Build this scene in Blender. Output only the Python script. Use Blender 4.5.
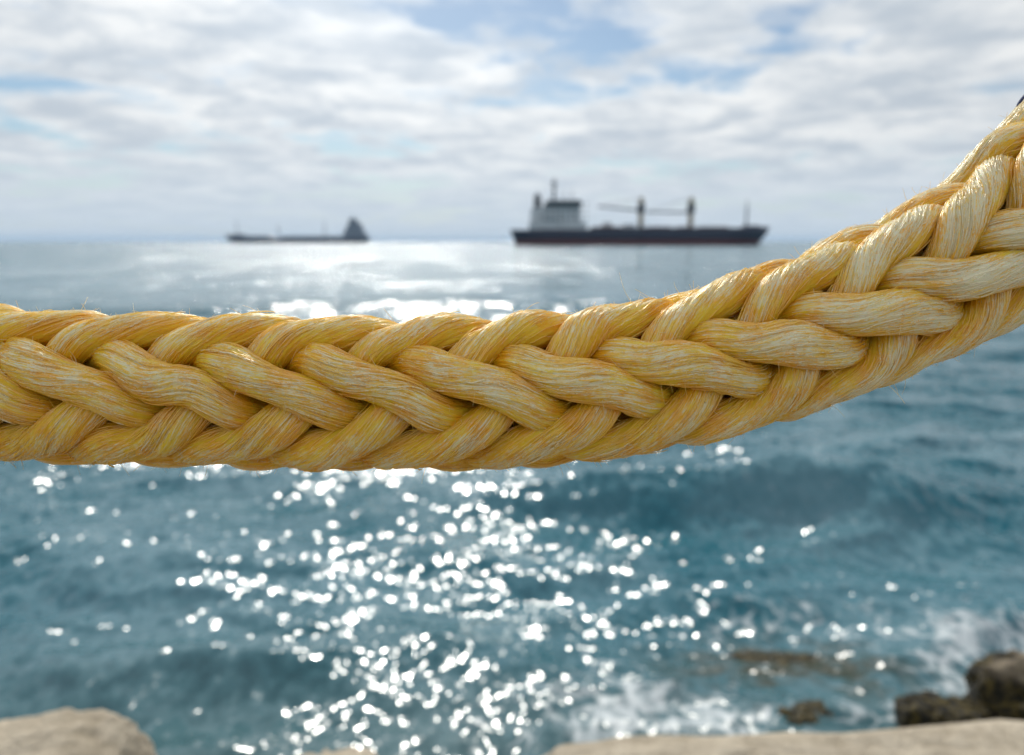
import bpy, bmesh, math, random
import numpy as np
from mathutils import Vector, Matrix

# ------------------------------------------------------------------ camera, sky, sun, exposure
scene = bpy.context.scene
for o in list(bpy.data.objects):
    bpy.data.objects.remove(o)
col = scene.collection
W, H, F = 1024.0, 755.0, 745.0          # picture size and focal length in pixels
CAM_Z = 2.6                              # camera height above the sea
PITCH = math.atan(136.0 / F)             # camera looks down a little

cd = bpy.data.cameras.new('camera')
cam = bpy.data.objects.new('camera', cd)
col.objects.link(cam)
cd.sensor_width = 36.0
cd.lens = 36.0 * F / W
cd.clip_start = 0.01
cd.clip_end = 60000
cam.location = (0, 0, CAM_Z)
cam.rotation_euler = (math.pi / 2 - PITCH, 0, 0)
cd.dof.use_dof = True
cd.dof.focus_distance = 0.318
cd.dof.aperture_fstop = 6.9
scene.camera = cam

SUN_EL, SUN_AZ = math.radians(34), math.radians(-8)      # azimuth from +Y towards +X
sun_dir = Vector((math.sin(SUN_AZ) * math.cos(SUN_EL), math.cos(SUN_AZ) * math.cos(SUN_EL), math.sin(SUN_EL)))

sd = bpy.data.lights.new('sun', 'SUN')
sd.energy = 2.1
sd.angle = math.radians(0.53)
sd.color = (1.0, 0.95, 0.86)
sun = bpy.data.objects.new('sun', sd)
col.objects.link(sun)
sun.rotation_euler = (-sun_dir).to_track_quat('-Z', 'Y').to_euler()
sun.location = (0, 0, 60)

scene.view_settings.view_transform = 'Standard'
scene.view_settings.look = 'None'
scene.view_settings.gamma = 1
scene.view_settings.use_curve_mapping = False
scene.view_settings.exposure = 0.36
scene.cycles.use_denoising = True
scene.cycles.max_bounces = 5
scene.cycles.diffuse_bounces = 3
scene.cycles.glossy_bounces = 2
scene.cycles.volume_bounces = 0
scene.cycles.sample_clamp_indirect = 4
scene.cycles.caustics_reflective = False
scene.cycles.caustics_refractive = False
scene.cycles.blur_glossy = 0.5


class NT:
    """small helper to write node trees"""
    def __init__(self, tree):
        self.t = tree
    def n(self, kind, **kw):
        nd = self.t.nodes.new(kind)
        ins = kw.pop('ins', {})
        for k, v in kw.items():
            setattr(nd, k, v)
        for k, v in ins.items():
            self.set(nd, k, v)
        return nd
    def set(self, nd, k, v):
        s = nd.inputs[k]
        if isinstance(v, bpy.types.NodeSocket):
            self.t.links.new(v, s)
        else:
            s.default_value = v
    def math(self, op, a, b=0.0, c=0.0, clamp=False):
        nd = self.n('ShaderNodeMath', operation=op, use_clamp=clamp)
        self.set(nd, 0, a); self.set(nd, 1, b); self.set(nd, 2, c)
        return nd.outputs[0]
    def vmath(self, op, a, b=(0, 0, 0), scale=None):
        nd = self.n('ShaderNodeVectorMath', operation=op)
        self.set(nd, 0, a)
        if scale is not None:
            self.set(nd, 'Scale', scale)
        else:
            self.set(nd, 1, b)
        return nd.outputs['Value'] if op in ('DOT_PRODUCT', 'LENGTH') else nd.outputs[0]
    def mix(self, fac, a, b, blend='MIX'):
        nd = self.n('ShaderNodeMix', data_type='RGBA', blend_type=blend)
        self.set(nd, 0, fac); self.set(nd, 6, a); self.set(nd, 7, b)
        return nd.outputs[2]
    def step(self, v, lo, hi, smooth=True):
        nd = self.n('ShaderNodeMapRange', interpolation_type='SMOOTHSTEP' if smooth else 'LINEAR', clamp=True)
        self.set(nd, 0, v); self.set(nd, 1, lo); self.set(nd, 2, hi)
        return nd.outputs[0]
    def noise(self, vec, scale, detail=3, rough=0.5, dist=0.0, lac=2.0):
        nd = self.n('ShaderNodeTexNoise')
        self.set(nd, 'Vector', vec); self.set(nd, 'Scale', scale); self.set(nd, 'Detail', detail)
        self.set(nd, 'Roughness', rough); self.set(nd, 'Distortion', dist); self.set(nd, 'Lacunarity', lac)
        return nd
    def scale3(self, vec, s):
        return self.vmath('MULTIPLY', vec, s)


def build_world():
    w = bpy.data.worlds.new('World')
    scene.world = w
    w.use_nodes = True
    t = NT(w.node_tree)
    w.node_tree.nodes.clear()
    out = t.n('ShaderNodeOutputWorld')
    bg = t.n('ShaderNodeBackground', ins={'Strength': 0.054})
    w.node_tree.links.new(bg.outputs[0], out.inputs[0])
    sky = t.n('ShaderNodeTexSky', sky_type='NISHITA')
    sky.sun_disc = False
    sky.sun_elevation = SUN_EL
    sky.sun_rotation = SUN_AZ
    sky.altitude = 5
    sky.air_density = 1.0
    sky.dust_density = 0.4
    sky.ozone_density = 1.2
    tc = t.n('ShaderNodeTexCoord')
    d = t.vmath('NORMALIZE', tc.outputs['Generated'])
    sp = t.n('ShaderNodeSeparateXYZ', ins={0: d})
    z = t.math('MAXIMUM', sp.outputs[2], 0.0)
    # a flat layer of cloud seen in perspective
    k = t.math('DIVIDE', 1.0, t.math('ADD', z, 0.09))
    p = t.vmath('SCALE', d, scale=k)
    p = t.vmath('MULTIPLY', p, (1.0, 1.0, 0.0))
    p = t.vmath('ADD', p, CLOUD_OFFSET)
    warp = t.noise(p, 1.1, 3, 0.5)
    pw = t.vmath('ADD', p, t.vmath('SCALE', t.vmath('SUBTRACT', warp.outputs['Color'], (0.5, 0.5, 0.5)), scale=0.55))
    big = t.noise(pw, 0.75, 2, 0.5).outputs[0]
    mid = t.noise(pw, 2.6, 6, 0.58).outputs[0]
    body = t.math('ADD', t.math('MULTIPLY', big, 0.56), t.math('MULTIPLY', mid, 0.56))
    cover = t.step(body, 0.425, 0.55)
    shade = t.noise(t.vmath('ADD', pw, (0.13, -0.2, 4.0)), 2.3, 6, 0.62).outputs[0]
    dens = t.step(t.math('ADD', t.math('MULTIPLY', shade, 0.65), t.math('MULTIPLY', mid, 0.35)), 0.37, 0.62)
    cloud = t.mix(dens, (13.7, 14.0, 14.1, 1), (8.3, 9.3, 10.4, 1))
    toward = t.math('MAXIMUM', t.vmath('DOT_PRODUCT', d, tuple(sun_dir)), 0.0)
    glow = t.math('ADD', t.math('MULTIPLY_ADD', t.math('POWER', toward, 6.0), 0.28, 0.86), t.math('MULTIPLY', t.math('POWER', toward, 40.0), 1.2))
    cloud = t.mix(1.0, cloud, t.n('ShaderNodeCombineColor', ins={0: glow, 1: glow, 2: glow}).outputs[0], 'MULTIPLY')
    blue = t.mix(1.0, sky.outputs[0], (0.92, 1.04, 1.12, 1), 'MULTIPLY')
    c = t.mix(cover, blue, cloud)
    # pale air over the horizon
    veil = t.math('SUBTRACT', 1.0, t.step(z, 0.0, 0.15))
    c = t.mix(t.math('MULTIPLY', veil, 0.9), c, (8.6, 9.9, 11.2, 1))
    t.set(bg, 'Color', c)


CLOUD_OFFSET = (3.05, 1.87, 0.0)
build_world()

# ------------------------------------------------------------------ helpers
CP, SP_ = math.cos(PITCH), math.sin(PITCH)
FWD = Vector((0, CP, -SP_))
UPV = Vector((0, SP_, CP))
CAMP = Vector((0, 0, CAM_Z))
rng = np.random.default_rng(7)
random.seed(7)


def ray(px, py):
    return FWD + Vector((1, 0, 0)) * ((px - W / 2) / F) + UPV * ((H / 2 - py) / F)
def at_y(px, py, y):
    d = ray(px, py); return CAMP + d * (y / d.y)
def at_z(px, py, z=0.0):
    d = ray(px, py); return CAMP + d * ((z - CAM_Z) / d.z)


def tag(o, label=None, cat=None, group=None, kind=None):
    if label: o['label'] = label
    if cat: o['category'] = cat
    if group: o['group'] = group
    if kind: o['kind'] = kind
    return o
def empty(name, loc, rz=0):
    o = bpy.data.objects.new(name, None)
    o.empty_display_size = 0.1
    o.location = loc
    o.rotation_euler = (0, 0, rz)
    col.objects.link(o)
    return o
def link(name, me, mat, parent=None, smooth=True):
    o = bpy.data.objects.new(name, me)
    col.objects.link(o)
    if mat: me.materials.append(mat)
    if parent: o.parent = parent
    if smooth:
        me.polygons.foreach_set('use_smooth', np.ones(len(me.polygons), dtype=bool))
    return o
def grid_mesh(name, V, closed_u=False):
    """V: (rows, cols, 3) array -> quad mesh"""
    r, c = V.shape[:2]
    idx = np.arange(r * c).reshape(r, c)
    if closed_u:
        nx = np.roll(idx, -1, axis=1)
        a, b, cc, d = idx[:-1], nx[:-1], nx[1:], idx[1:]
    else:
        a, b, cc, d = idx[:-1, :-1], idx[:-1, 1:], idx[1:, 1:], idx[1:, :-1]
    q = np.stack([a, b, cc, d], -1).reshape(-1, 4)
    me = bpy.data.meshes.new(name)
    me.vertices.add(r * c)
    me.vertices.foreach_set('co', V.reshape(-1).astype(np.float32))
    me.loops.add(q.size)
    me.loops.foreach_set('vertex_index', q.reshape(-1).astype(np.int32))
    me.polygons.add(len(q))
    me.polygons.foreach_set('loop_start', (np.arange(len(q)) * 4).astype(np.int32))
    me.polygons.foreach_set('loop_total', np.full(len(q), 4, dtype=np.int32))
    me.update(calc_edges=True)
    return me
def material(name):
    m = bpy.data.materials.new(name)
    m.use_nodes = True
    t = NT(m.node_tree)
    b = m.node_tree.nodes['Principled BSDF']
    return m, t, b


def vnoise(P, seed=0):
    """smooth value noise on (n,3) points, numpy"""
    P = np.asarray(P, dtype=np.float64) + 1000.0
    i = np.floor(P).astype(np.int64); f = P - i
    f = f * f * (3 - 2 * f)
    def h(x, y, z):
        n = (x * 374761393 + y * 668265263 + z * 2147483647 + seed * 974711) & 0xffffffff
        n = ((n ^ (n >> 13)) * 1274126177) & 0xffffffff
        n = (n ^ (n >> 16)) & 0xffffff
        return n / float(0xffffff)
    r = 0
    for dx in (0, 1):
        for dy in (0, 1):
            for dz in (0, 1):
                w = (f[:, 0] if dx else 1 - f[:, 0]) * (f[:, 1] if dy else 1 - f[:, 1]) * (f[:, 2] if dz else 1 - f[:, 2])
                r = r + w * h(i[:, 0] + dx, i[:, 1] + dy, i[:, 2] + dz)
    return r * 2 - 1
def fbm(P, octaves=4, rough=0.5, seed=0):
    a, s, r = 1.0, 1.0, 0
    for k in range(octaves):
        r = r + a * vnoise(np.asarray(P) * s, seed + k * 17)
        a *= rough; s *= 2.03
    return r


# ------------------------------------------------------------------ sea
def make_water_material():
    m, t, b = material('sea_water')
    geo = t.n('ShaderNodeNewGeometry')
    pos = geo.outputs['Position']
    nrm = geo.outputs['Normal']
    flat = t.vmath('MULTIPLY', pos, (1, 1, 0))
    total = None
    # ripples too small for the mesh: tilt of the surface, from long open water streaks down to capillary ripples
    for sc, amp, st, det in ((0.13, 0.45, (0.8, 0.4, 1), 2), (0.45, 0.55, (0.40, 1, 1), 2), (2.2, 0.70, (0.6, 1, 1), 2), (14.0, 1.05, (0.8, 0.6, 1), 1), (44.0, 0.15, (0.9, 1, 1), 1)):
        n = t.noise(t.vmath('MULTIPLY', flat, st), sc, det, 0.55)
        v = t.vmath('SCALE', t.vmath('SUBTRACT', n.outputs['Color'], (0.5, 0.5, 0.5)), scale=amp)
        total = v if total is None else t.vmath('ADD', total, v)
    total = t.vmath('MULTIPLY', total, (1.4, 1.05, 0))
    # offshore the wind waves lean towards the land
    py = t.n('ShaderNodeSeparateXYZ', ins={0: pos}).outputs[1]
    mid = t.step(py, 7.0, 20.0)
    far = t.step(py, 24.0, 60.0)          # beyond the modelled waves the ripples carry all of the sea's slope
    sx = t.math('ADD', 1.0, t.math('ADD', t.math('MULTIPLY', mid, 0.05), t.math('MULTIPLY', far, 0.40)))
    sy = t.math('ADD', 1.0, t.math('ADD', t.math('MULTIPLY', mid, -0.46), t.math('MULTIPLY', far, 0.46)))
    total = t.vmath('MULTIPLY', total, t.n('ShaderNodeCombineXYZ', ins={0: sx, 1: sy}).outputs[0])
    lean = t.math('MULTIPLY', far, -0.045)
    total = t.vmath('ADD', total, t.n('ShaderNodeCombineXYZ', ins={1: lean}).outputs[0])
    nn = t.vmath('NORMALIZE', t.vmath('ADD', nrm, total))
    foam_a = t.n('ShaderNodeAttribute', attribute_name='foam').outputs['Fac']
    wp = t.vmath('ADD', flat, t.vmath('SCALE', t.noise(flat, 2.3, 2).outputs['Color'], scale=0.35))
    vor = t.n('ShaderNodeTexVoronoi', feature='DISTANCE_TO_EDGE')
    t.set(vor, 'Vector', wp); t.set(vor, 'Scale', 5.5)
    lace = t.math('SUBTRACT', 1.0, t.step(vor.outputs['Distance'], 0.0, 0.16))
    fn = t.noise(wp, 5.0, 5, 0.65).outputs[0]
    thr = t.math('ADD', t.math('MULTIPLY', fn, 0.86), t.math('MULTIPLY', lace, 0.12))
    f = t.step(t.math('ADD', thr, t.math('MULTIPLY', foam_a, 0.44)), 0.75, 1.03)
    f = t.math('MULTIPLY', f, t.step(foam_a, 0.02, 0.25))
    shallow = t.n('ShaderNodeAttribute', attribute_name='shallow').outputs['Fac']
    murk = t.noise(flat, 0.5, 3).outputs[0]
    deep = t.mix(t.step(murk, 0.35, 0.65), (0.010, 0.118, 0.160, 1), (0.085, 0.200, 0.245, 1))
    c = t.mix(shallow, deep, (0.085, 0.135, 0.135, 1))
    reef = t.n('ShaderNodeAttribute', attribute_name='reef').outputs['Fac']
    rf = t.math('MULTIPLY', reef, t.step(t.noise(wp, 3.0, 4, 0.6).outputs[0], 0.42, 0.62))
    c = t.mix(rf, c, (0.046, 0.052, 0.030, 1))
    c = t.mix(f, c, (0.55, 0.60, 0.62, 1))
    t.set(b, 'Base Color', c)
    t.set(b, 'IOR', 1.36)
    t.set(b, 'Roughness', t.math('MULTIPLY_ADD', f, 0.35, 0.16))
    t.set(b, 'Normal', nn)
    return m


# waves: (amplitude, wavelength, direction, phase)
WAVES = []
for i in range(84):
    lam = 0.13 * (5.5 / 0.13) ** (i / 83.0)
    ang = math.radians(-90 + 8) + rng.normal(0, 0.48)
    steep = 0.021 * (0.75 + 0.5 * rng.random())
    if lam < 0.3: steep *= 0.8
    if 0.3 < lam < 2.4: steep *= 1.7
    WAVES.append((steep * lam / (2 * math.pi), lam, ang, rng.random() * 6.283))


def swell(x, y):
    """breaking-size rollers coming towards the shore, steeper on the shore side"""
    z = np.zeros_like(x)
    def roller(yc, amp, wf, wb):
        t = y - yc
        w = np.where(t < 0, wf, wb)
        return amp * np.exp(-(t / w) ** 2)
    bump = lambda a, c, w: np.exp(-((a - c) / w) ** 2)
    wob = 0.18 * np.sin(x * 0.9 + 0.6) + 0.10 * np.sin(x * 2.3 + 2.0)
    z += roller(6.75 + 0.10 * x + wob, 0.45 * bump(x, 2.9, 1.9) + 0.12 * bump(x, 0.2, 1.3), 0.55, 1.0)
    z += roller(5.75 + 0.05 * x + 0.8 * wob, 0.17 * bump(x, -2.5, 1.6), 0.50, 0.9)
    z += roller(4.35 + 0.08 * x + wob * 0.5, 0.075 * bump(x, -2.6, 1.5) + 0.05 * bump(x, 0.0, 1.0), 0.35, 0.5)
    z += roller(9.6 - 0.05 * x + 1.5 * wob, 0.14 * bump(x, -5.0, 4.0) + 0.16 * bump(x, 5.0, 4.0), 0.8, 1.3)
    z += roller(14.5 + 0.04 * x + 2 * wob, 0.13 * bump(x, 1.0, 8.0), 1.1, 1.8)
    z += roller(22.0 - 0.05 * x + 3 * wob, 0.10 * bump(x, -3.0, 12.0), 1.5, 2.2)
    return z


ROCKS_IN_SEA = []      # (x, y, radius) used for the foam
def sea_rock(px, py, r): p = at_z(px, py, 0); ROCKS_IN_SEA.append((p.x, p.y, r))
sea_rock(980, 735, 0.62); sea_rock(1060, 720, 0.5); sea_rock(800, 660, 0.75); sea_rock(930, 670, 0.45); sea_rock(660, 735, 0.7)


def build_sea():
    dense = np.radians(np.linspace(-58, 58, 760))
    rest = np.radians(np.concatenate([np.linspace(60, 178, 60), np.linspace(180, 300, 61)]))
    az = np.concatenate([dense, rest])
    rr = [1.9]
    while rr[-1] < 34: rr.append(rr[-1] * 1.0058)
    while rr[-1] < 16000: rr.append(rr[-1] * 1.035)
    rr = np.array(rr)
    A, R = np.meshgrid(az, rr)
    X, Y = R * np.sin(A), R * np.cos(A)
    Z = np.zeros_like(X); DX = np.zeros_like(X); DY = np.zeros_like(X)
    near = len(rr[rr < 60])
    cell = np.gradient(rr)[:, None]
    for a, lam, ang, ph in WAVES:
        att = np.clip((lam / cell - 2.0) / 2.5, 0, 1)
        k = 2 * math.pi / lam
        n = int((att[:, 0] > 0).sum())
        if n == 0: continue
        q = k * (math.cos(ang) * X[:n] + math.sin(ang) * Y[:n]) + ph
        # gusts: patches of rougher and calmer water
        s, c = np.sin(q), np.cos(q)
        Z[:n] += att[:n] * a * c
        DX[:n] -= att[:n] * a * math.cos(ang) * s * 0.8
        DY[:n] -= att[:n] * a * math.sin(ang) * s * 0.8
    sh = np.clip((R - 2.2) / 2.5, 0.25, 1)          # calmer against the shore
    Z *= sh; DX *= sh; DY *= sh
    Z += swell(X, Y) * (R < 60)
    V = np.stack([X + DX, Y + DY, Z], -1)
    me = grid_mesh('sea', V)
    foam = np.zeros(X.size); sx, sy = X.ravel(), Y.ravel()
    for (x, y, r) in ROCKS_IN_SEA:
        d = np.hypot(sx - x, (sy - y) * 1.15)
        foam = np.maximum(foam, np.clip(1.25 - d / (r * 1.75), 0, 1))
    p = at_z(985, 640)
    foam = np.maximum(foam, 0.95 * np.clip(1.25 - np.hypot((sx - p.x) / 1.5, (sy - p.y) / 0.75), 0, 1))
    shal = np.clip((5.4 - np.hypot(sx * 0.55, sy)) / 2.4, 0, 1) ** 1.3 * 0.85
    at = me.attributes.new('foam', 'FLOAT', 'POINT'); at.data.foreach_set('value', foam.astype(np.float32))
    p = at_z(790, 662)
    reef = np.clip(1.5 - 1.25 * np.hypot((sx - p.x) / 0.95, (sy - p.y) / 0.5), 0, 1)
    foam = foam * (1 - 0.65 * reef)
    me.attributes['foam'].data.foreach_set('value', foam.astype(np.float32))
    at = me.attributes.new('reef', 'FLOAT', 'POINT'); at.data.foreach_set('value', reef.astype(np.float32))
    at = me.attributes.new('shallow', 'FLOAT', 'POINT'); at.data.foreach_set('value', shal.astype(np.float32))
    o = link('sea', me, make_water_material())
    tag(o, 'blue green sea glittering under the sun, reaching the horizon', 'sea', kind='structure')


build_sea()


# ------------------------------------------------------------------ shore
def rock_material(name, dry, dark, wet_line=None, wet=(0.009, 0.008, 0.004), rough=0.85):
    m, t, b = material(name)
    tc = t.n('ShaderNodeNewGeometry').outputs['Position']
    n1 = t.noise(tc, 3.5, 5, 0.6).outputs[0]
    n2 = t.noise(tc, 24.0, 5, 0.65).outputs[0]
    n3 = t.noise(tc, 110.0, 3, 0.6).outputs[0]
    f = t.step(t.math('ADD', t.math('MULTIPLY', n1, 0.55), t.math('MULTIPLY', n2, 0.45)), 0.36, 0.64)
    c = t.mix(f, dark, dry)
    pit = t.step(n3, 0.62, 0.74)
    c = t.mix(t.math('MULTIPLY', pit, 0.5), c, tuple(v * 0.45 for v in dark[:3]) + (1,))
    r = rough
    if wet_line is not None:
        z = t.n('ShaderNodeSeparateXYZ', ins={0: tc}).outputs[2]
        zz = t.math('ADD', z, t.math('MULTIPLY', t.math('SUBTRACT', n1, 0.5), 0.5))
        w = t.math('SUBTRACT', 1.0, t.step(zz, wet_line - 0.10, wet_line + 0.10))
        algae = t.mix(t.step(n2, 0.45, 0.62), wet + (1,), (0.115, 0.085, 0.022, 1))
        c = t.mix(w, c, algae)
        r = t.math('MULTIPLY_ADD', w, -0.25, rough)
    t.set(b, 'Base Color', c)
    t.set(b, 'Roughness', r)
    t.set(b, 'Specular IOR Level', 0.25)
    bump = t.n('ShaderNodeBump', ins={'Strength': 0.8, 'Distance': 0.04})
    t.set(bump, 'Height', t.math('ADD', n2, t.math('MULTIPLY', n3, 0.4)))
    t.set(b, 'Normal', bump.outputs[0])
    return m


DRY = rock_material('tan_limestone', (0.66, 0.57, 0.44, 1), (0.42, 0.35, 0.255, 1))
WETROCK = rock_material('tidal_rock', (0.42, 0.35, 0.26, 1), (0.28, 0.22, 0.15, 1), wet_line=0.38, rough=0.8)
AWASH = rock_material('awash_rock', (0.16, 0.14, 0.08, 1), (0.07, 0.06, 0.03, 1), wet_line=1.5, wet=(0.03, 0.028, 0.012), rough=0.6)


def boulder(center, half, seed, mat, label, cat='boulder', group=None, flat=0.5, rough=0.16, rz=0.0, sub=64, name='boulder', fit=None, cuts=7):
    u = np.linspace(0, 2 * math.pi, sub * 2, endpoint=False)
    v = np.linspace(-math.pi / 2 + 0.02, math.pi / 2 - 0.02, sub)
    U, Vv = np.meshgrid(u, v)
    e = flat
    sgn = lambda a: np.sign(a) * np.abs(a) ** e
    x, y, z = sgn(np.cos(Vv)) * sgn(np.cos(U)), sgn(np.cos(Vv)) * sgn(np.sin(U)), sgn(np.sin(Vv))
    P = np.stack([x, y, z], -1).reshape(-1, 3)
    Pn = P / np.linalg.norm(P, axis=1, keepdims=True)
    d = fbm(Pn * 1.5 + seed, 3, 0.5, seed) * rough + fbm(P * 4.5 + seed, 3, 0.55, seed + 5) * rough * 0.45 + fbm(P * 14 + seed, 2, 0.5, seed + 9) * rough * 0.16
    # a few broken facets
    rs = np.random.default_rng(seed)
    for _ in range(cuts):
        nn = rs.normal(size=3); nn[2] = abs(nn[2]) * 0.4; nn /= np.linalg.norm(nn)
        h = P @ nn
        over = np.clip(h - 0.86, 0, None)
        P = P - nn * over[:, None] * 0.8
    P = P * (1 + d[:, None])
    P = P * np.array(half)
    me = grid_mesh(name, P.reshape(sub, sub * 2, 3), closed_u=True)
    bm = bmesh.new(); bm.from_mesh(me)
    bm.verts.ensure_lookup_table()
    n = sub * 2
    bm.faces.new([bm.verts[i] for i in reversed(range(n))])
    bm.faces.new([bm.verts[n * (sub - 1) + i] for i in range(n)])
    bm.to_mesh(me); bm.free()
    o = link(name, me, mat)
    o.location = center
    o.rotation_euler = (0, 0, rz)
    if fit is not None:
        # slide the block to or from the sea until its skyline stands at the wanted height
        lo, hi = -1.5, 1.5
        Wp = P + np.array(center)
        for _ in range(30):
            mid = (lo + hi) / 2
            q = Wp + np.array((0, mid, 0)) - np.array(CAMP)
            dep = q @ np.array(FWD)
            py = H / 2 - F * (q @ np.array(UPV)) / np.maximum(dep, 0.05)
            if py[dep > 0.2].min() > fit: lo = mid
            else: hi = mid
        o.location.y += mid
    tag(o, label, cat, group)
    return o


def build_shore():
    xs = np.linspace(-14, 14, 150)
    ys = np.concatenate([np.linspace(-14, 0.2, 40), np.linspace(0.3, 5.0, 70)])
    X, Y = np.meshgrid(xs, ys)
    z = 0.72 - 1.9 / (1 + np.exp(-(Y - 2.6) * 3.2))
    P = np.stack([X.ravel(), Y.ravel(), np.zeros(X.size)], -1)
    z = z.ravel() + fbm(P * 1.1, 4, 0.5, 3) * 0.12
    P[:, 2] = z
    g = link('shore', grid_mesh('shore', P.reshape(len(ys), len(xs), 3)), rock_material('shore_rock', (0.40, 0.34, 0.26, 1), (0.24, 0.20, 0.14, 1), wet_line=0.18))
    tag(g, 'rocky shore sloping into the sea under the boulders', 'shore', kind='structure')
    Z0 = 1.15
    def top(px, py, z): return at_z(px, py, z)
    # three sunlit blocks along the lower edge
    p = top(30, 727, Z0)
    boulder((p.x - 0.04, p.y - 0.36, Z0 - 0.32), (0.48, 0.40, 0.34), 11, DRY, 'tan sunlit boulder filling the lower left corner', flat=0.62, rough=0.10, fit=708)
    p = top(345, 752, Z0)
    boulder((p.x, p.y - 0.33, Z0 - 0.32), (0.24, 0.34, 0.33), 23, DRY, 'small tan rock barely showing at the bottom edge, left of centre', flat=0.65, rough=0.10, fit=746)
    p = top(770, 733, Z0)
    boulder((p.x + 0.73, p.y - 0.47, Z0 - 0.32), (1.45, 0.50, 0.345), 34, DRY, 'long flat tan rock slab along the lower right edge', cat='rock slab', flat=0.32, rough=0.085, fit=719, cuts=0)
    # rocks standing in the water on the right
    p = at_z(1010, 740, 0)
    boulder((p.x + 0.32, p.y + 0.0, 0.02), (0.46, 0.36, 0.44), 43, WETROCK, 'tall rock with tan top and dark wet side at the right edge', cat='rock', flat=0.7, rough=0.14)
    p = at_z(938, 742, 0)
    boulder((p.x + 0.05, p.y, 0.0), (0.28, 0.25, 0.24), 52, WETROCK, 'low brown algae covered rock leaning against the taller rock', cat='rock', flat=0.75, rough=0.16)
    p = at_z(812, 722, 0)
    boulder((p.x, p.y, -0.05), (0.24, 0.18, 0.13), 61, AWASH, 'small dark wet rock in foam just behind the tan slab', cat='rock', flat=0.8, rough=0.2)
    p = at_z(770, 655, 0)
    boulder((p.x, p.y, -0.225), (0.66, 0.34, 0.165), 71, AWASH, 'broad olive rock awash in the shallows with water running over it', cat='rock', flat=0.8, rough=0.22)
    p = at_z(885, 662, 0)
    boulder((p.x, p.y, -0.165), (0.36, 0.24, 0.15), 77, AWASH, 'smaller dark rock awash between the broad olive rock and white foam', cat='rock', flat=0.8, rough=0.22)


build_shore()


# ------------------------------------------------------------------ ships
def paint(name, c, rough=0.5, rust=0.0, rustc=(0.10, 0.035, 0.015)):
    m, t, b = material(name)
    pos = t.n('ShaderNodeNewGeometry').outputs['Position']
    n = t.noise(t.vmath('MULTIPLY', pos, (1, 1, 0.25)), 0.35, 5, 0.65).outputs[0]
    cc = t.mix(t.step(n, 0.3, 0.7), tuple(v * 0.82 for v in c) + (1,), c + (1,))
    if rust:
        n2 = t.noise(t.vmath('MULTIPLY', pos, (1, 1, 0.15)), 0.8, 6, 0.7).outputs[0]
        cc = t.mix(t.math('MULTIPLY', t.step(n2, 0.55, 0.7), rust), cc, rustc + (1,))
    t.set(b, 'Base Color', cc)
    t.set(b, 'Roughness', rough)
    return m


P_NAVY = paint('navy_hull_paint', (0.008, 0.015, 0.045), 0.45, 0.25)
P_RED = paint('red_antifouling', (0.105, 0.017, 0.018), 0.6, 0.3)
P_WHITE = paint('white_ship_paint', (0.62, 0.64, 0.66), 0.45, 0.15)
P_DARK = paint('dark_steel', (0.03, 0.035, 0.045), 0.5)
P_TAN = paint('tan_crane_paint', (0.42, 0.34, 0.20), 0.5, 0.2)
P_HATCH = paint('red_oxide_deck', (0.16, 0.055, 0.035), 0.7, 0.3)
P_GREY = paint('grey_hull_paint', (0.02, 0.035, 0.08), 0.5, 0.2)
P_TOWER = paint('weathered_grey_paint', (0.16, 0.19, 0.24), 0.5, 0.1)
P_GLASS = paint('ship_window_glass', (0.015, 0.02, 0.025), 0.15)


def boxm(name, x0, x1, y0, y1, z0, z1, mat, parent, taper=0.0, bevel=0.0, shear=0.0):
    bm = bmesh.new()
    vs = []
    for z, tp in ((z0, 0), (z1, taper)):
        dx = shear if z == z1 else 0
        for x, y in ((x0 + tp + dx, y0 + tp), (x1 - tp + dx, y0 + tp), (x1 - tp + dx, y1 - tp), (x0 + tp + dx, y1 - tp)):
            vs.append(bm.verts.new((x, y, z)))
    for f in ((3, 2, 1, 0), (4, 5, 6, 7), (0, 1, 5, 4), (1, 2, 6, 5), (2, 3, 7, 6), (3, 0, 4, 7)):
        bm.faces.new([vs[i] for i in f])
    if bevel:
        bmesh.ops.bevel(bm, geom=bm.edges[:], offset=bevel, segments=2, affect='EDGES')
    me = bpy.data.meshes.new(name); bm.to_mesh(me); bm.free()
    return link(name, me, mat, parent, smooth=False)
def polem(name, p0, p1, r0, r1, mat, parent, seg=10):
    p0, p1 = Vector(p0), Vector(p1)
    d = (p1 - p0).normalized()
    a = d.orthogonal().normalized(); b = d.cross(a)
    bm = bmesh.new()
    rings = []
    for p, r in ((p0, r0), (p1, r1)):
        rings.append([bm.verts.new(p + (a * math.cos(6.28318 * i / seg) + b * math.sin(6.28318 * i / seg)) * r) for i in range(seg)])
    for i in range(seg):
        bm.faces.new((rings[0][i], rings[0][(i + 1) % seg], rings[1][(i + 1) % seg], rings[1][i]))
    bm.faces.new(list(reversed(rings[0]))); bm.faces.new(rings[1])
    me = bpy.data.meshes.new(name); bm.to_mesh(me); bm.free()
    return link(name, me, mat, parent, smooth=True)


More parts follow.
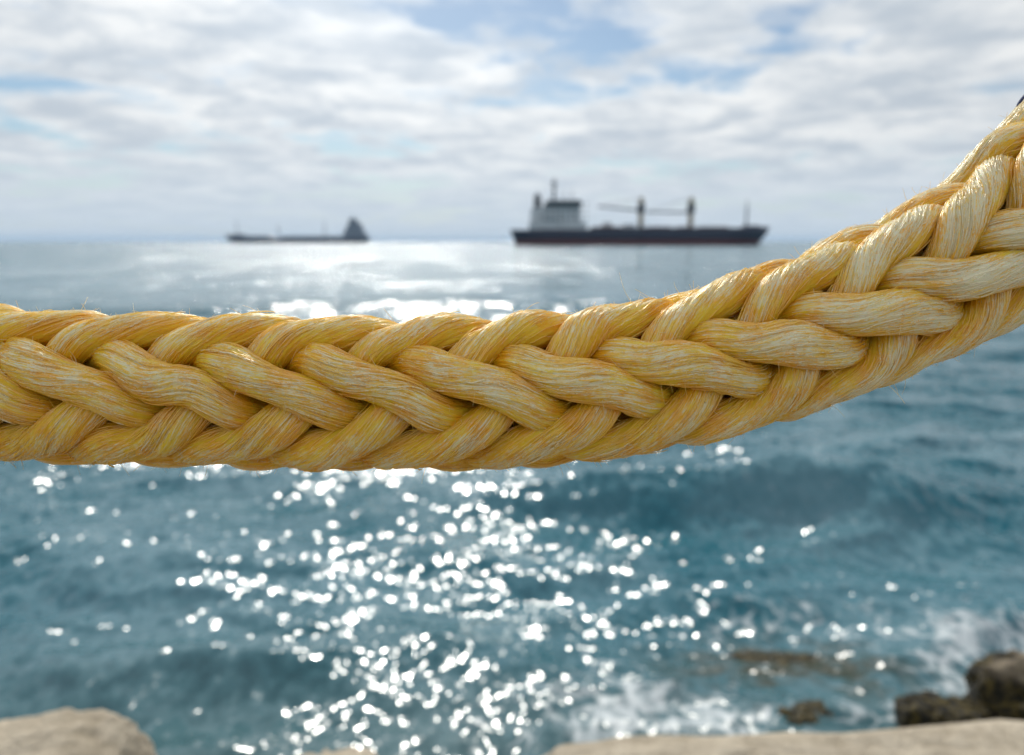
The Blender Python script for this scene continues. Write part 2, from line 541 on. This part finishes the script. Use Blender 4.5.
def hull_mesh(name, L, B, deck, z_lo, rows, zfun):
    """stations along x from stern (0) to bow (L); deck(x)->z of the sheer; zfun picks the band of height drawn"""
    n = 60
    secs = []
    for i in range(n + 1):
        s = i / n
        zs = zfun(s)
        ring = []
        for z in zs:
            hgt = (z - z_lo) / 12.0
            # plan shape: full body, round stern, fine flared bow
            bow = max(0.0, (s - 0.80) / 0.20)
            stern = max(0.0, (0.12 - s) / 0.12)
            flare = min(1.0, max(0.0, hgt))
            w = (1 - bow ** (1.6 + 1.6 * flare)) * (1 - (0.45 + 0.35 * (1 - flare)) * stern ** 2)
            xx = s * L
            xx += bow * L * 0.055 * (flare - 0.35)            # raked stem
            xx -= stern * L * 0.028 * flare                      # overhanging counter
            ring.append((xx, max(w, 0.004) * B / 2, z))
        secs.append(ring)
    V = []
    for ring in secs:
        left = [(x, -y, z) for x, y, z in ring]
        right = [(x, y, z) for x, y, z in reversed(ring)]
        V.append(left + right)
    me = grid_mesh(name, np.array(V), closed_u=True)
    bm = bmesh.new(); bm.from_mesh(me); bm.verts.ensure_lookup_table()
    m = len(V[0])
    bm.faces.new([bm.verts[i] for i in reversed(range(m))])
    bm.faces.new([bm.verts[n * m + i] for i in range(m)])
    bmesh.ops.recalc_face_normals(bm, faces=bm.faces[:])
    bm.to_mesh(me); bm.free()
    return me


def build_cargo_ship():
    Y = 490.0
    a = at_y(517, 245, Y); b = at_y(760, 245, Y)
    L = b.x - a.x
    root = empty('cargo_ship', (a.x, Y, 0), 0)
    tag(root, 'dark hulled cargo ship with white bridge aft and two deck cranes', 'ship')
    u = L / 243.0                                  # metres for one pixel of the photo at the ship
    X = lambda px: (px - 517) * u
    Zp = lambda py: at_y(512, py, Y).z
    B = 24.0
    zd = Zp(229.8)
    def sheer(s):
        z = zd
        if s > 0.86: z = zd + min(1, (s - 0.86) / 0.03) * 1.0 + (s - 0.86) * 8
        return z
    hb = link('hull', hull_mesh('hull', L, B, None, -2, 0, lambda s: [3.6, 5.5, 8.0, sheer(s)]), P_NAVY, root)
    link('boot_topping', hull_mesh('boot_topping', L, B * 0.998, None, -2, 0, lambda s: [-2, 0, 2.0, 3.597]), P_RED, hb)
    z0 = zd + 0.05
    # accommodation block, stepped at its after side
    boxm('deckhouse', X(529), X(585), -10.5, 10.5, z0, Zp(222), P_WHITE, root, bevel=0.2)
    t1 = boxm('accommodation_block', X(541.5), X(578.5), -9.6, 9.6, Zp(222) + 0.01, Zp(206.5), P_WHITE, root, bevel=0.2)
    for k in range(4):
        zz = Zp(222) + 1.2 + k * 3.1
        for j in range(9):
            boxm('window', X(543) + j * 3.3, X(543) + j * 3.3 + 1.3, -9.66, -9.55, zz, zz + 1.0, P_GLASS, t1)
    boxm('engine_casing', X(530), X(541.3), -5.5, 5.5, Zp(222) + 0.01, Zp(208), P_WHITE, root, taper=0.7, bevel=0.2)
    br = boxm('bridge', X(545), X(579.5), -12.5, 12.5, Zp(206.5) + 0.01, Zp(202), P_DARK, root, bevel=0.2)
    boxm('bridge_roof', X(545.5), X(579), -12.9, 12.9, Zp(202) + 0.01, Zp(200.8), P_WHITE, br)
    fn = boxm('funnel', X(533.5), X(541), -2.6, 2.6, Zp(208) + 0.01, Zp(194.5), P_DARK, root, taper=0.5, bevel=0.5)
    polem('exhaust_pipe', (X(537), 0, Zp(194.6)), (X(537), 0, Zp(192.5)), 0.6, 0.5, P_DARK, fn)
    ms = polem('radar_mast', (X(553.5), 0, Zp(200.8)), (X(553.5), 0, Zp(178)), 1.1, 0.5, P_DARK, root)
    boxm('radar_scanner', X(550), X(557), -0.5, 0.5, Zp(187.5), Zp(186), P_WHITE, ms)
    boxm('crosstree', X(551), X(556), -3, 3, Zp(183.5), Zp(182.4), P_DARK, ms)
    polem('aerial', (X(571.5), 3, Zp(200.8)), (X(571.5), 3, Zp(190)), 0.35, 0.2, P_DARK, root)
    polem('aerial', (X(563), -4, Zp(200.8)), (X(563), -4, Zp(193)), 0.35, 0.2, P_DARK, root)
    for sy in (-1, 1):
        bx = boxm('lifeboat', X(546), X(556), sy * 11.6 - 1.4, sy * 11.6 + 1.4, Zp(219), Zp(215.5), P_WHITE, root, bevel=0.8)
    # hatches, coamings
    for k, (h0, h1) in enumerate(((592, 619), (645, 668), (676, 689), (697, 724))):
        boxm('hatch_cover', X(h0), X(h1), -8, 8, z0 + 0.8, z0 + 1.9, P_HATCH, root, bevel=0.3)
        boxm('hatch_coaming', X(h0) + 0.6, X(h1) - 0.6, -7.6, 7.6, z0 - 0.2, z0 + 0.79, P_DARK, root)
    boxm('deck_house', X(622), X(634), -4, 4, z0 - 0.2, z0 + 3.4, P_WHITE, root, bevel=0.2)
    boxm('mast_house', X(601), X(612), -3, 3, z0 + 1.92, z0 + 4.6, P_WHITE, root, bevel=0.3, taper=0.8)
    for cx, tip, tz, ztop in ((640, 597, 206.3, 197), (689.5, 645, 212.0, 197)):
        cr = polem('deck_crane', (X(cx), 0, z0 - 0.3), (X(cx), 0, Zp(208)), 1.75, 1.6, P_TAN, root, 14)
        boxm('crane_cab', X(cx) - 2.0, X(cx) + 2.0, -2.4, 2.4, Zp(213.5), Zp(203.2), P_DARK, cr, bevel=0.3)
        boxm('crane_head', X(cx) - 1.6, X(cx) + 1.6, -1.7, 1.7, Zp(203.2) + 0.01, Zp(ztop), P_TAN, cr, taper=0.5, bevel=0.3)
        for sy in (-0.9, 0.9):
            polem('jib', (X(cx) - 1.0, sy, Zp(210.5 if cx < 660 else 212.5)), (X(tip), sy * 0.3, Zp(tz)), 0.62, 0.5, P_DARK, cr)
        polem('luffing_wire', (X(cx), 0, Zp(ztop + 0.6)), (X(tip) + 1, 0, Zp(tz - 0.3)), 0.14, 0.14, P_DARK, cr)
    boxm('forecastle', X(742), X(757), -6, 6, z0 + 0.5, z0 + 2.6, P_NAVY, root, taper=0.5)
    fm = polem('foremast', (X(745), 0, z0 + 2.0), (X(745), 0, Zp(200)), 0.75, 0.3, P_DARK, root)
    boxm('crosstree', X(743.4), X(746.6), -1.5, 1.5, Zp(211), Zp(210.3), P_DARK, fm)
    # bulwark rail along the deck edge
    for sy in (-1, 1):
        boxm('deck_rail', X(590), X(735), sy * 11.6 - 0.12, sy * 11.6 + 0.12, z0 - 0.05, z0 + 1.1, P_DARK, root)


def build_tanker():
    Y = 1250.0
    a = at_y(230, 242.9, Y); b = at_y(367, 242.9, Y)
    L = b.x - a.x
    u = L / 137.0
    K = 1.44                                        # built at one distance, standing farther out and larger
    root = empty('tanker_ship', (b.x * K, Y * K, 0), math.pi)
    root.scale = (K, K, K)          # bow points left
    tag(root, 'hazy low tanker on the horizon with its tall bridge at the right', 'ship')
    X = lambda px: (367 - px) * u
    Zp = lambda py: at_y(512, py, Y).z - at_y(512, 242.9, Y).z
    B = 34.0
    def sheer(s):
        z = 7.6
        if s > 0.68: z = 7.6 + min(1, (s - 0.68) / 0.02) * 3.0
        if s > 0.9: z += (s - 0.9) * 26
        if s < 0.17: z += 2.0 * min(1, (0.17 - s) / 0.02)
        return z
    hb = link('hull', hull_mesh('hull', L, B, None, -2, 0, lambda s: [1.6, 4.5, 6, sheer(s)]), P_GREY, root)
    link('boot_topping', hull_mesh('boot_topping', L, B * 0.998, None, -2, 0, lambda s: [-2, 0, 1.0, 1.597]), P_RED, hb)
    lv = ((345, 365.5, 238, 232.5), (347, 363.5, 232.5, 228.5), (348.8, 361.5, 228.5, 224.8), (350.6, 358.6, 224.8, 221.5))
    for i, (p0, p1, y0, y1) in enumerate(lv):
        boxm('superstructure_deck', X(p1), X(p0), -14 + i * 1.5, 14 - i * 1.5, Zp(y0) + 0.01 - (0.9 if i == 0 else 0), Zp(y1), P_TOWER, root, bevel=0.3)
    boxm('bridge', X(357.4), X(351.4), -15, 15, Zp(221.5) + 0.01, Zp(219.4), P_GLASS, root, bevel=0.2)
    polem('radar_mast', (X(354), 0, Zp(219.5)), (X(354), 0, Zp(215.5)), 1.3, 0.7, P_DARK, root)
    boxm('funnel', X(362.6), X(359.0), -3, 3, Zp(228.5) + 0.02, Zp(224), P_DARK, root, taper=0.5)
    polem('manifold_derrick', (X(325), 0, 7), (X(325), 0, Zp(221.5)), 0.9, 0.5, P_GREY, root)
    polem('kingpost', (X(279), 0, 9.5), (X(279), 0, Zp(225)), 0.9, 0.6, P_GREY, root)
    polem('foremast', (X(237.8), 0, 11), (X(237.8), 0, Zp(220)), 0.8, 0.4, P_GREY, root)
    boxm('cargo_pipe_rack', X(342), X(282), -3, 3, 7.4, 10.2, P_GREY, root, bevel=0.2)
    boxm('forecastle', X(246), X(234), -5, 5, 11.0, 13.6, P_GREY, root, taper=0.6)


build_cargo_ship()
build_tanker()

# ------------------------------------------------------------------ rope
DEPTH = 0.348                                   # rope axis: distance in front of the lens
MM = DEPTH / F                                  # metres for one pixel at the rope
AXIS = [(-1300, 235), (-1000, 268), (-700, 300), (-420, 335), (-200, 362), (-60, 379), (60, 388), (180, 391), (300, 393), (420, 393.5), (500, 392.5),
        (570, 388), (640, 377), (700, 364), (760, 347), (820, 327), (880, 302), (930, 278), (980, 249), (1024, 214),
        (1080, 160), (1140, 90), (1210, -16), (1290, -135), (1380, -280), (1480, -450), (1600, -660)]
AXIS = np.array(AXIS, dtype=float)


def catmull(P, n=40):
    out = []
    for i in range(1, len(P) - 2):
        p0, p1, p2, p3 = P[i - 1:i + 3]
        for t in np.linspace(0, 1, n, endpoint=False):
            out.append(0.5 * ((2 * p1) + (-p0 + p2) * t + (2 * p0 - 5 * p1 + 4 * p2 - p3) * t * t + (-p0 + 3 * p1 - 3 * p2 + p3) * t ** 3))
    return np.array(out)


ax_px = catmull(AXIS)
# smooth the curve a little, then measure its length
for _ in range(30):
    ax_px[1:-1] = 0.25 * ax_px[:-2] + 0.5 * ax_px[1:-1] + 0.25 * ax_px[2:]
seg = np.hypot(*np.diff(ax_px, axis=0).T)
arc = np.concatenate([[0], np.cumsum(seg)])
S0 = np.interp(0, ax_px[:, 0], arc)             # arc length (px) at the left edge of the picture
arc = arc - S0
LEFT, RIGHT = arc[0] + 60, arc[-1] - 60


def axis_at(s):
    return np.stack([np.interp(s, arc, ax_px[:, 0]), np.interp(s, arc, ax_px[:, 1])], -1)


E_R = np.array((1.0, 0, 0)); E_U = np.array(UPV); E_N = -np.array(FWD)
C0 = np.array(CAMP) + np.array(FWD) * DEPTH
PERIOD = 95.0                                   # one crossing to the next along a row of the braid
OMEGA = 2 * math.pi / (6 * PERIOD)
R_MEAN, R_AMP = 47.0, 14.6                       # px
HALF_W, HALF_T = 16.6, 16.6                      # strand half width and half thickness


def roll_at(s):
    """the rope is twisted a little towards the lens on the right"""
    return np.radians(8 - 22 / (1 + np.exp(-(s - 800) / 110.0)))


def rope_frame(s):
    """axis point and the three unit directions, in rope px units (x right, y up, z to the lens)"""
    p = axis_at(s); d = axis_at(s + 1.5) - axis_at(s - 1.5)
    d /= np.linalg.norm(d, axis=1, keepdims=True)
    P = np.stack([p[:, 0] - W / 2, H / 2 - p[:, 1], np.zeros(len(s))], -1)
    T = np.stack([d[:, 0], -d[:, 1], np.zeros(len(s))], -1)
    N = np.tile([0, 0, 1.0], (len(s), 1))
    U = np.stack([-T[:, 1], T[:, 0], np.zeros(len(s))], -1)
    return P, T, N, U


def to_world(Q):
    Q = np.asarray(Q)
    return C0 + (Q[..., 0:1] * E_R + Q[..., 1:2] * E_U + Q[..., 2:3] * E_N) * MM


def strand_center(s, hand, k, wob):
    base = 482.0 if hand < 0 else 482.0 - PERIOD / 2
    phi = hand * OMEGA * (s - base) + k * math.pi / 3
    theta = phi - 0.20 * np.sin(3 * phi) * (1 if hand < 0 else -1)
    lift = np.cos(3 * theta) * (1 if hand < 0 else -1)
    # longer, flatter floats than a plain cosine
    lift = np.tanh(1.3 * lift) / math.tanh(1.3)
    r = R_MEAN + R_AMP * lift + wob(s, 0) * 1.6
    th = theta + roll_at(s) + wob(s, 1) * 0.042
    P, T, N, U = rope_frame(s)
    rad = N * np.cos(th)[:, None] + U * np.sin(th)[:, None]
    return P + rad * r[:, None], rad, lift


def strand_surface(s, hand, k, wob, seed):
    C, rad, lift = strand_center(s, hand, k, wob)
    Cn, _, _ = strand_center(s + 1.0, hand, k, wob)
    Cp, _, _ = strand_center(s - 1.0, hand, k, wob)
    t = Cn - Cp; t /= np.linalg.norm(t, axis=1, keepdims=True)
    n = rad - t * np.sum(rad * t, axis=1, keepdims=True)
    n /= np.linalg.norm(n, axis=1, keepdims=True)
    w = np.cross(t, n)
    fat = 1 + 0.075 * wob(s, 2)
    a = HALF_W * fat * (1.0 + 0.10 * lift)
    b = HALF_T * fat * (0.98 + 0.04 * lift)
    return C, t, n, w, a, b, lift


TWIST = 0.0185                                   # radians of lay per px along the strand


def lay(s, u):
    return u - TWIST * s


def section(u):
    """rounded flat cross section: (across, out)"""
    c, sn = np.cos(u), np.sin(u)
    e = 0.92
    return np.sign(c) * np.abs(c) ** e, np.sign(sn) * np.abs(sn) ** e


def rope_material(name, fibre):
    m, t, b = material(name)
    pos = t.n('ShaderNodeNewGeometry').outputs['Position']
    along = t.n('ShaderNodeAttribute', attribute_name='lay').outputs['Vector']     # (along, around, strand)
    wear_and_sunlight = t.n('ShaderNodeAttribute', attribute_name='wear_and_sunlight').outputs['Fac']  # outward wear, plus sunlight painted in towards the right end
    streak = t.noise(t.vmath('MULTIPLY', along, (22.0, 4.5, 1.0)), 1.0, 4, 0.6).outputs[0]
    fine = t.noise(t.vmath('MULTIPLY', along, (75.0, 14.0, 1.0)), 1.0, 3, 0.6).outputs[0]
    patch = t.noise(pos, 62.0, 3, 0.5).outputs[0]
    v = t.math('ADD', t.math('MULTIPLY', streak, 0.95), t.math('MULTIPLY', patch, 0.40))
    v = t.math('ADD', v, t.math('MULTIPLY', t.math('SUBTRACT', fine, 0.5), 0.95))
    v = t.math('ADD', v, t.math('MULTIPLY', wear_and_sunlight, 0.42))
    if fibre:
        tint = t.n('ShaderNodeAttribute', attribute_name='tint').outputs['Fac']
        v = t.math('ADD', v, t.math('MULTIPLY', t.math('SUBTRACT', tint, 0.5), 0.34))
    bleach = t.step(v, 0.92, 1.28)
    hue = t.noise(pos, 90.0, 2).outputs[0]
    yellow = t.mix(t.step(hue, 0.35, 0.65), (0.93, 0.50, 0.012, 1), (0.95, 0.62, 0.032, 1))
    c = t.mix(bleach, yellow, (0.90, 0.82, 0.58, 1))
    grime = t.noise(t.vmath('MULTIPLY', along, (40.0, 16.0, 1.0)), 1.3, 4, 0.6).outputs[0]
    c = t.mix(t.math('MULTIPLY', t.step(grime, 0.62, 0.76), 0.6), c, (0.20, 0.15, 0.07, 1))
    nt = m.node_tree
    if fibre:
        nt.nodes.remove(b)
        dif = t.n('ShaderNodeBsdfDiffuse', ins={'Color': c})
        trn = t.n('ShaderNodeBsdfTranslucent', ins={'Color': c})
        gl = t.n('ShaderNodeBsdfGlossy', ins={'Roughness': 0.28, 'Color': (1, 0.95, 0.84, 1)})
        m1 = t.n('ShaderNodeMixShader', ins={0: 0.32, 1: dif.outputs[0], 2: trn.outputs[0]})
        m2 = t.n('ShaderNodeMixShader', ins={0: 0.15, 1: m1.outputs[0], 2: gl.outputs[0]})
        nt.links.new(m2.outputs[0], nt.nodes['Material Output'].inputs[0])
    else:
        t.set(b, 'Base Color', c)
        t.set(b, 'Roughness', 0.42)
        t.set(b, 'Specular IOR Level', 0.45)
        t.set(b, 'Subsurface Weight', 0.35)
        t.set(b, 'Subsurface Radius', (1.0, 0.5, 0.08))
        t.set(b, 'Subsurface Scale', 0.012)
        bump = t.n('ShaderNodeBump', ins={'Strength': 0.7, 'Distance': 0.0006})
        t.set(bump, 'Height', fine)
        t.set(b, 'Normal', bump.outputs[0])
    return m


M_STRAND = rope_material('yellow_rope_strand', False)
M_FIBRE = rope_material('yellow_rope_fibre', True)


def hair_object(name, pts, radius, lay_attr, wear_and_sunlight, tint, mat, parent):
    """pts (n, m, 3) world points; radius (n, m); one curve per fibre"""
    n, m_ = pts.shape[:2]
    hc = bpy.data.hair_curves.new(name)
    hc.add_curves([m_] * n)
    hc.position_data.foreach_set('vector', pts.reshape(-1).astype(np.float32))
    ra = hc.attributes.get('radius') or hc.attributes.new('radius', 'FLOAT', 'POINT')
    ra.data.foreach_set('value', radius.reshape(-1).astype(np.float32))
    la = hc.attributes.new('lay', 'FLOAT_VECTOR', 'POINT' if lay_attr.ndim == 3 else 'CURVE')
    la.data.foreach_set('vector', lay_attr.reshape(-1).astype(np.float32))
    wa = hc.attributes.new('wear_and_sunlight', 'FLOAT', 'POINT' if wear_and_sunlight.ndim == 2 else 'CURVE'); wa.data.foreach_set('value', wear_and_sunlight.reshape(-1).astype(np.float32))
    ti = hc.attributes.new('tint', 'FLOAT', 'CURVE'); ti.data.foreach_set('value', tint.astype(np.float32))
    hc.materials.append(mat)
    o = bpy.data.objects.new(name, hc)
    col.objects.link(o)
    o.parent = parent
    o['kind'] = 'stuff'
    return o


def build_rope():
    base = to_world(np.array([0, -10.0, 0]))
    root = empty('mooring_rope', base)
    tag(root, 'thick braided yellow rope with bleached fibres hanging across the whole view', 'rope')
    inv = Matrix.Translation(-Vector(base))
    s = np.concatenate([np.arange(LEFT, -140, 9.0), np.arange(-140, 1300, 4.0), np.arange(1300, RIGHT, 9.0)])
    NU = 88
    # the yarns packed inside the braid
    sc_ = np.arange(LEFT, RIGHT, 12.0)
    P, T, N, U = rope_frame(sc_)
    v = np.linspace(0, 2 * math.pi, 24, endpoint=False)
    rc = 27 + 1.5 * np.cos(6 * v[None, :] + 0.05 * sc_[:, None])
    Qc = P[:, None, :] + (N[:, None, :] * np.cos(v)[None, :, None] + U[:, None, :] * np.sin(v)[None, :, None]) * rc[..., None]
    link('core', grid_mesh('core', to_world(Qc) - base, closed_u=True), M_STRAND, root)
    u = np.linspace(0, 2 * math.pi, NU, endpoint=False)
    idx = 0
    for hand in (-1, 1):
        for k in range(6):
            seed = 100 + idx
            rs = np.random.default_rng(seed)
            ph = rs.random((3, 4)) * 6.283; fr = 1 / (60 + 160 * rs.random((3, 4)))
            def wob(q, j, ph=ph, fr=fr):
                return sum(np.sin(q * fr[j, i] * 6.283 + ph[j, i]) for i in range(4)) * 0.5
            C, t, n, w, a, b, lift = strand_surface(s, hand, k, wob, seed)
            cu, su = section(u)
            LU = lay(s[:, None], u[None, :])
            # laid yarns: uneven ridges that wind round the strand
            q = LU * 22
            var = fbm(np.stack([LU.ravel() * 2.4, np.repeat(s, NU) / 90.0, np.full(LU.size, seed)], -1), 2, 0.5, seed).reshape(LU.shape)
            ridge = np.abs(np.cos(q / 2 + 1.2 * var)) ** 0.7
            d = 1.5 * (ridge - 0.6) + 1.0 * var
            ca = (a[:, None] + d) * cu[None, :]
            cb = (b[:, None] + d) * su[None, :]
            Q = C[:, None, :] + w[:, None, :] * ca[..., None] + n[:, None, :] * cb[..., None]
            V = to_world(Q) - base
            me = grid_mesh('strand', V, closed_u=True)
            la = np.stack([np.broadcast_to((LU) * 0.55, LU.shape), np.broadcast_to(s[:, None] / 60.0, LU.shape), np.full(LU.shape, seed * 3.7)], -1)
            # 'along' packs: across the lay (fast), along the lay (slow), strand id
            A = me.attributes.new('lay', 'FLOAT_VECTOR', 'POINT'); A.data.foreach_set('vector', la.reshape(-1).astype(np.float32))
            fade_and_sunlight = 0.45 / (1 + np.exp(-(s - 830) / 80.0))          # paler to the right: bleaching plus sunlight on that end put into the colour
            up = fade_and_sunlight[:, None] + np.clip(su, 0, 1)[None, :] * np.clip(lift * 0.5 + 0.5, 0, 1)[:, None]
            A = me.attributes.new('wear_and_sunlight', 'FLOAT', 'POINT'); A.data.foreach_set('value', up.reshape(-1).astype(np.float32))
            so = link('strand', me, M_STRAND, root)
            # ---- fibres lying along the lay of this strand
            nf = 4000
            m_ = 9
            f0 = rs.uniform(-300, 1480, nf)
            u0 = rs.uniform(0, 2 * math.pi, nf)
            # mostly on the outward half
            u0 = np.where((np.sin(u0) < -0.3) & (rs.random(nf) < 0.8), -u0, u0)
            ln = rs.uniform(18, 62, nf)
            tt = np.linspace(0, 1, m_)
            S = f0[:, None] + ln[:, None] * tt[None, :]
            Uu = u0[:, None] + TWIST * (S - f0[:, None]) * rs.normal(1.0, 0.16, nf)[:, None] + rs.normal(0, 0.016, (nf, m_)) + rs.normal(0, 0.05, (nf, 1)) * np.sin(rs.uniform(0, 6.28, (nf, 1)) + 5 * tt)
            fl = S.ravel()
            C, t, n, w, a, b, lift = strand_surface(fl, hand, k, wob, seed)
            c2, s2 = section(Uu.ravel())
            LU = lay(fl, Uu.ravel())
            var = fbm(np.stack([LU * 2.4, fl / 90.0, np.full(LU.size, seed)], -1), 2, 0.5, seed)
            ridge = np.abs(np.cos(LU * 11 + 1.2 * var)) ** 0.7
            d = 1.5 * (ridge - 0.6) + 1.0 * var
            hgt = rs.uniform(-0.25, 0.75, nf)[:, None] + np.zeros(m_)
            # ends sink into the strand, a few spring loose
            endw = np.abs(tt * 2 - 1) ** 5
            hgt = hgt - 1.1 * endw[None, :]
            loose = rs.random(nf) < 0.07
            hgt[loose] += (rs.uniform(1.0, 4.0, loose.sum())[:, None]) * (tt ** 3)[None, :]
            off = d + hgt.ravel()
            Q = C + w * ((a + off) * c2)[:, None] + n * ((b + off) * s2)[:, None]
            pts = (to_world(Q) - base).reshape(nf, m_, 3)
            rad = (rs.uniform(0.30, 0.72, nf)[:, None] * (1 - 0.55 * endw)[None, :]) * MM
            lam = LU.reshape(nf, m_)
            la = np.stack([lam * 0.55, S / 60.0, np.full((nf, m_), seed * 3.7)], -1)
            wr = 0.45 / (1 + np.exp(-(S - 830) / 80.0)) + np.clip(np.sin(Uu), 0, 1) * np.clip(lift.reshape(nf, m_) * 0.5 + 0.5, 0, 1)  # fibres get the same bleaching and painted sunlight on the right
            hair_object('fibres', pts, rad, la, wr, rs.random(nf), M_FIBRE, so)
            # ---- fuzz standing off the surface
            nz = 900
            m2 = 7
            f0 = rs.uniform(-300, 1480, nz); u0 = rs.uniform(0.1, math.pi - 0.1, nz)
            C, t, n, w, a, b, lift = strand_surface(f0, hand, k, wob, seed)
            keep = lift > 0.0
            c2, s2 = section(u0)
            P0 = C + w * (a * c2)[:, None] + n * (b * s2)[:, None]
            nd = w * c2[:, None] + n * s2[:, None]
            dirv = t * rs.normal(0, 1.0, nz)[:, None] + nd * rs.uniform(0.15, 0.8, nz)[:, None] + w * rs.normal(0, 0.5, nz)[:, None]
            dirv /= np.linalg.norm(dirv, axis=1, keepdims=True)
            curl = rs.normal(0, 1, (nz, 3)); curl /= np.linalg.norm(curl, axis=1, keepdims=True)
            ln = rs.gamma(2.0, 3.2, nz)
            tt = np.linspace(0, 1, m2)
            Q = P0[:, None, :] + dirv[:, None, :] * (ln[:, None] * tt)[..., None] + curl[:, None, :] * (ln[:, None] * 0.45 * tt ** 2)[..., None]
            Q = Q[keep]
            pts = to_world(Q) - base
            kk = len(pts)
            rad = np.full((kk, m2), 0.2 * MM) * (1 - 0.5 * tt)[None, :]
            hair_object('fuzz', pts, rad, np.stack([u0[keep], f0[keep] / 60, np.full(kk, seed)], -1), np.full(kk, 0.8), rs.random(kk), M_FIBRE, so)
            idx += 1
    return root


build_rope()


# ------------------------------------------------------------------ blue cord tied round the rope at both edges of the picture
def build_lashing(s_mid, turns, label, r_off):
    m = bpy.data.materials.get('blue_cord') or paint('blue_cord', (0.012, 0.022, 0.13), 0.6)
    base = to_world(np.array([axis_at(np.array([s_mid]))[0, 0] - W / 2, H / 2 - axis_at(np.array([s_mid]))[0, 1] - 90, 0]))
    root = empty('cord_lashing', base)
    tag(root, label, 'cord', 'blue cords tied round the rope')
    for j in range(turns):
        n = 72
        th = np.linspace(0, 2 * math.pi, n, endpoint=False)
        s = s_mid + (j - (turns - 1) / 2) * 8.6 + 2.0 * np.sin(th + j)
        P, T, N, U = rope_frame(s)
        r = r_off + 1.4 * np.sin(6 * th + 1.0)
        rad = N * np.cos(th)[:, None] + U * np.sin(th)[:, None]
        C = P + rad * r[:, None]
        v = np.linspace(0, 2 * math.pi, 10, endpoint=False)
        rr = 4.4 + 0.35 * np.cos(3 * v[None, :] + 14 * th[:, None])
        Q = C[:, None, :] + rad[:, None, :] * (rr * np.cos(v))[..., None] + T[:, None, :] * (rr * np.sin(v))[..., None]
        Q = np.concatenate([Q, Q[:1]], 0)
        link('turn', grid_mesh('turn', to_world(Q) - base, closed_u=True), m, root)


build_lashing(-37.0, 5, 'dark blue cord wound round the rope at the left edge', 79.5)
build_lashing(1185.0, 5, 'dark blue cord wound round the rope at the upper right edge', 79.5)


# ------------------------------------------------------------------ sea air between here and the horizon
def build_haze():
    me = bpy.data.meshes.new('haze')
    bm = bmesh.new()
    bmesh.ops.create_cube(bm, size=1.0)
    for v in bm.verts:
        v.co.x *= 36000; v.co.y *= 36000
        v.co.z = -5.0 if v.co.z < 0 else 75.0
    bm.to_mesh(me); bm.free()
    m = bpy.data.materials.new('sea_air')
    m.use_nodes = True
    nt = m.node_tree
    nt.nodes.clear()
    out = nt.nodes.new('ShaderNodeOutputMaterial')
    vol = nt.nodes.new('ShaderNodeVolumePrincipled')
    vol.inputs['Color'].default_value = (0.55, 0.76, 1.0, 1)
    vol.inputs['Density'].default_value = 0.00007
    vol.inputs['Anisotropy'].default_value = 0.2
    nt.links.new(vol.outputs[0], out.inputs['Volume'])
    o = link('haze', me, m, smooth=False)
    tag(o, 'pale sea haze in the air over the water', 'haze', kind='stuff')


build_haze()
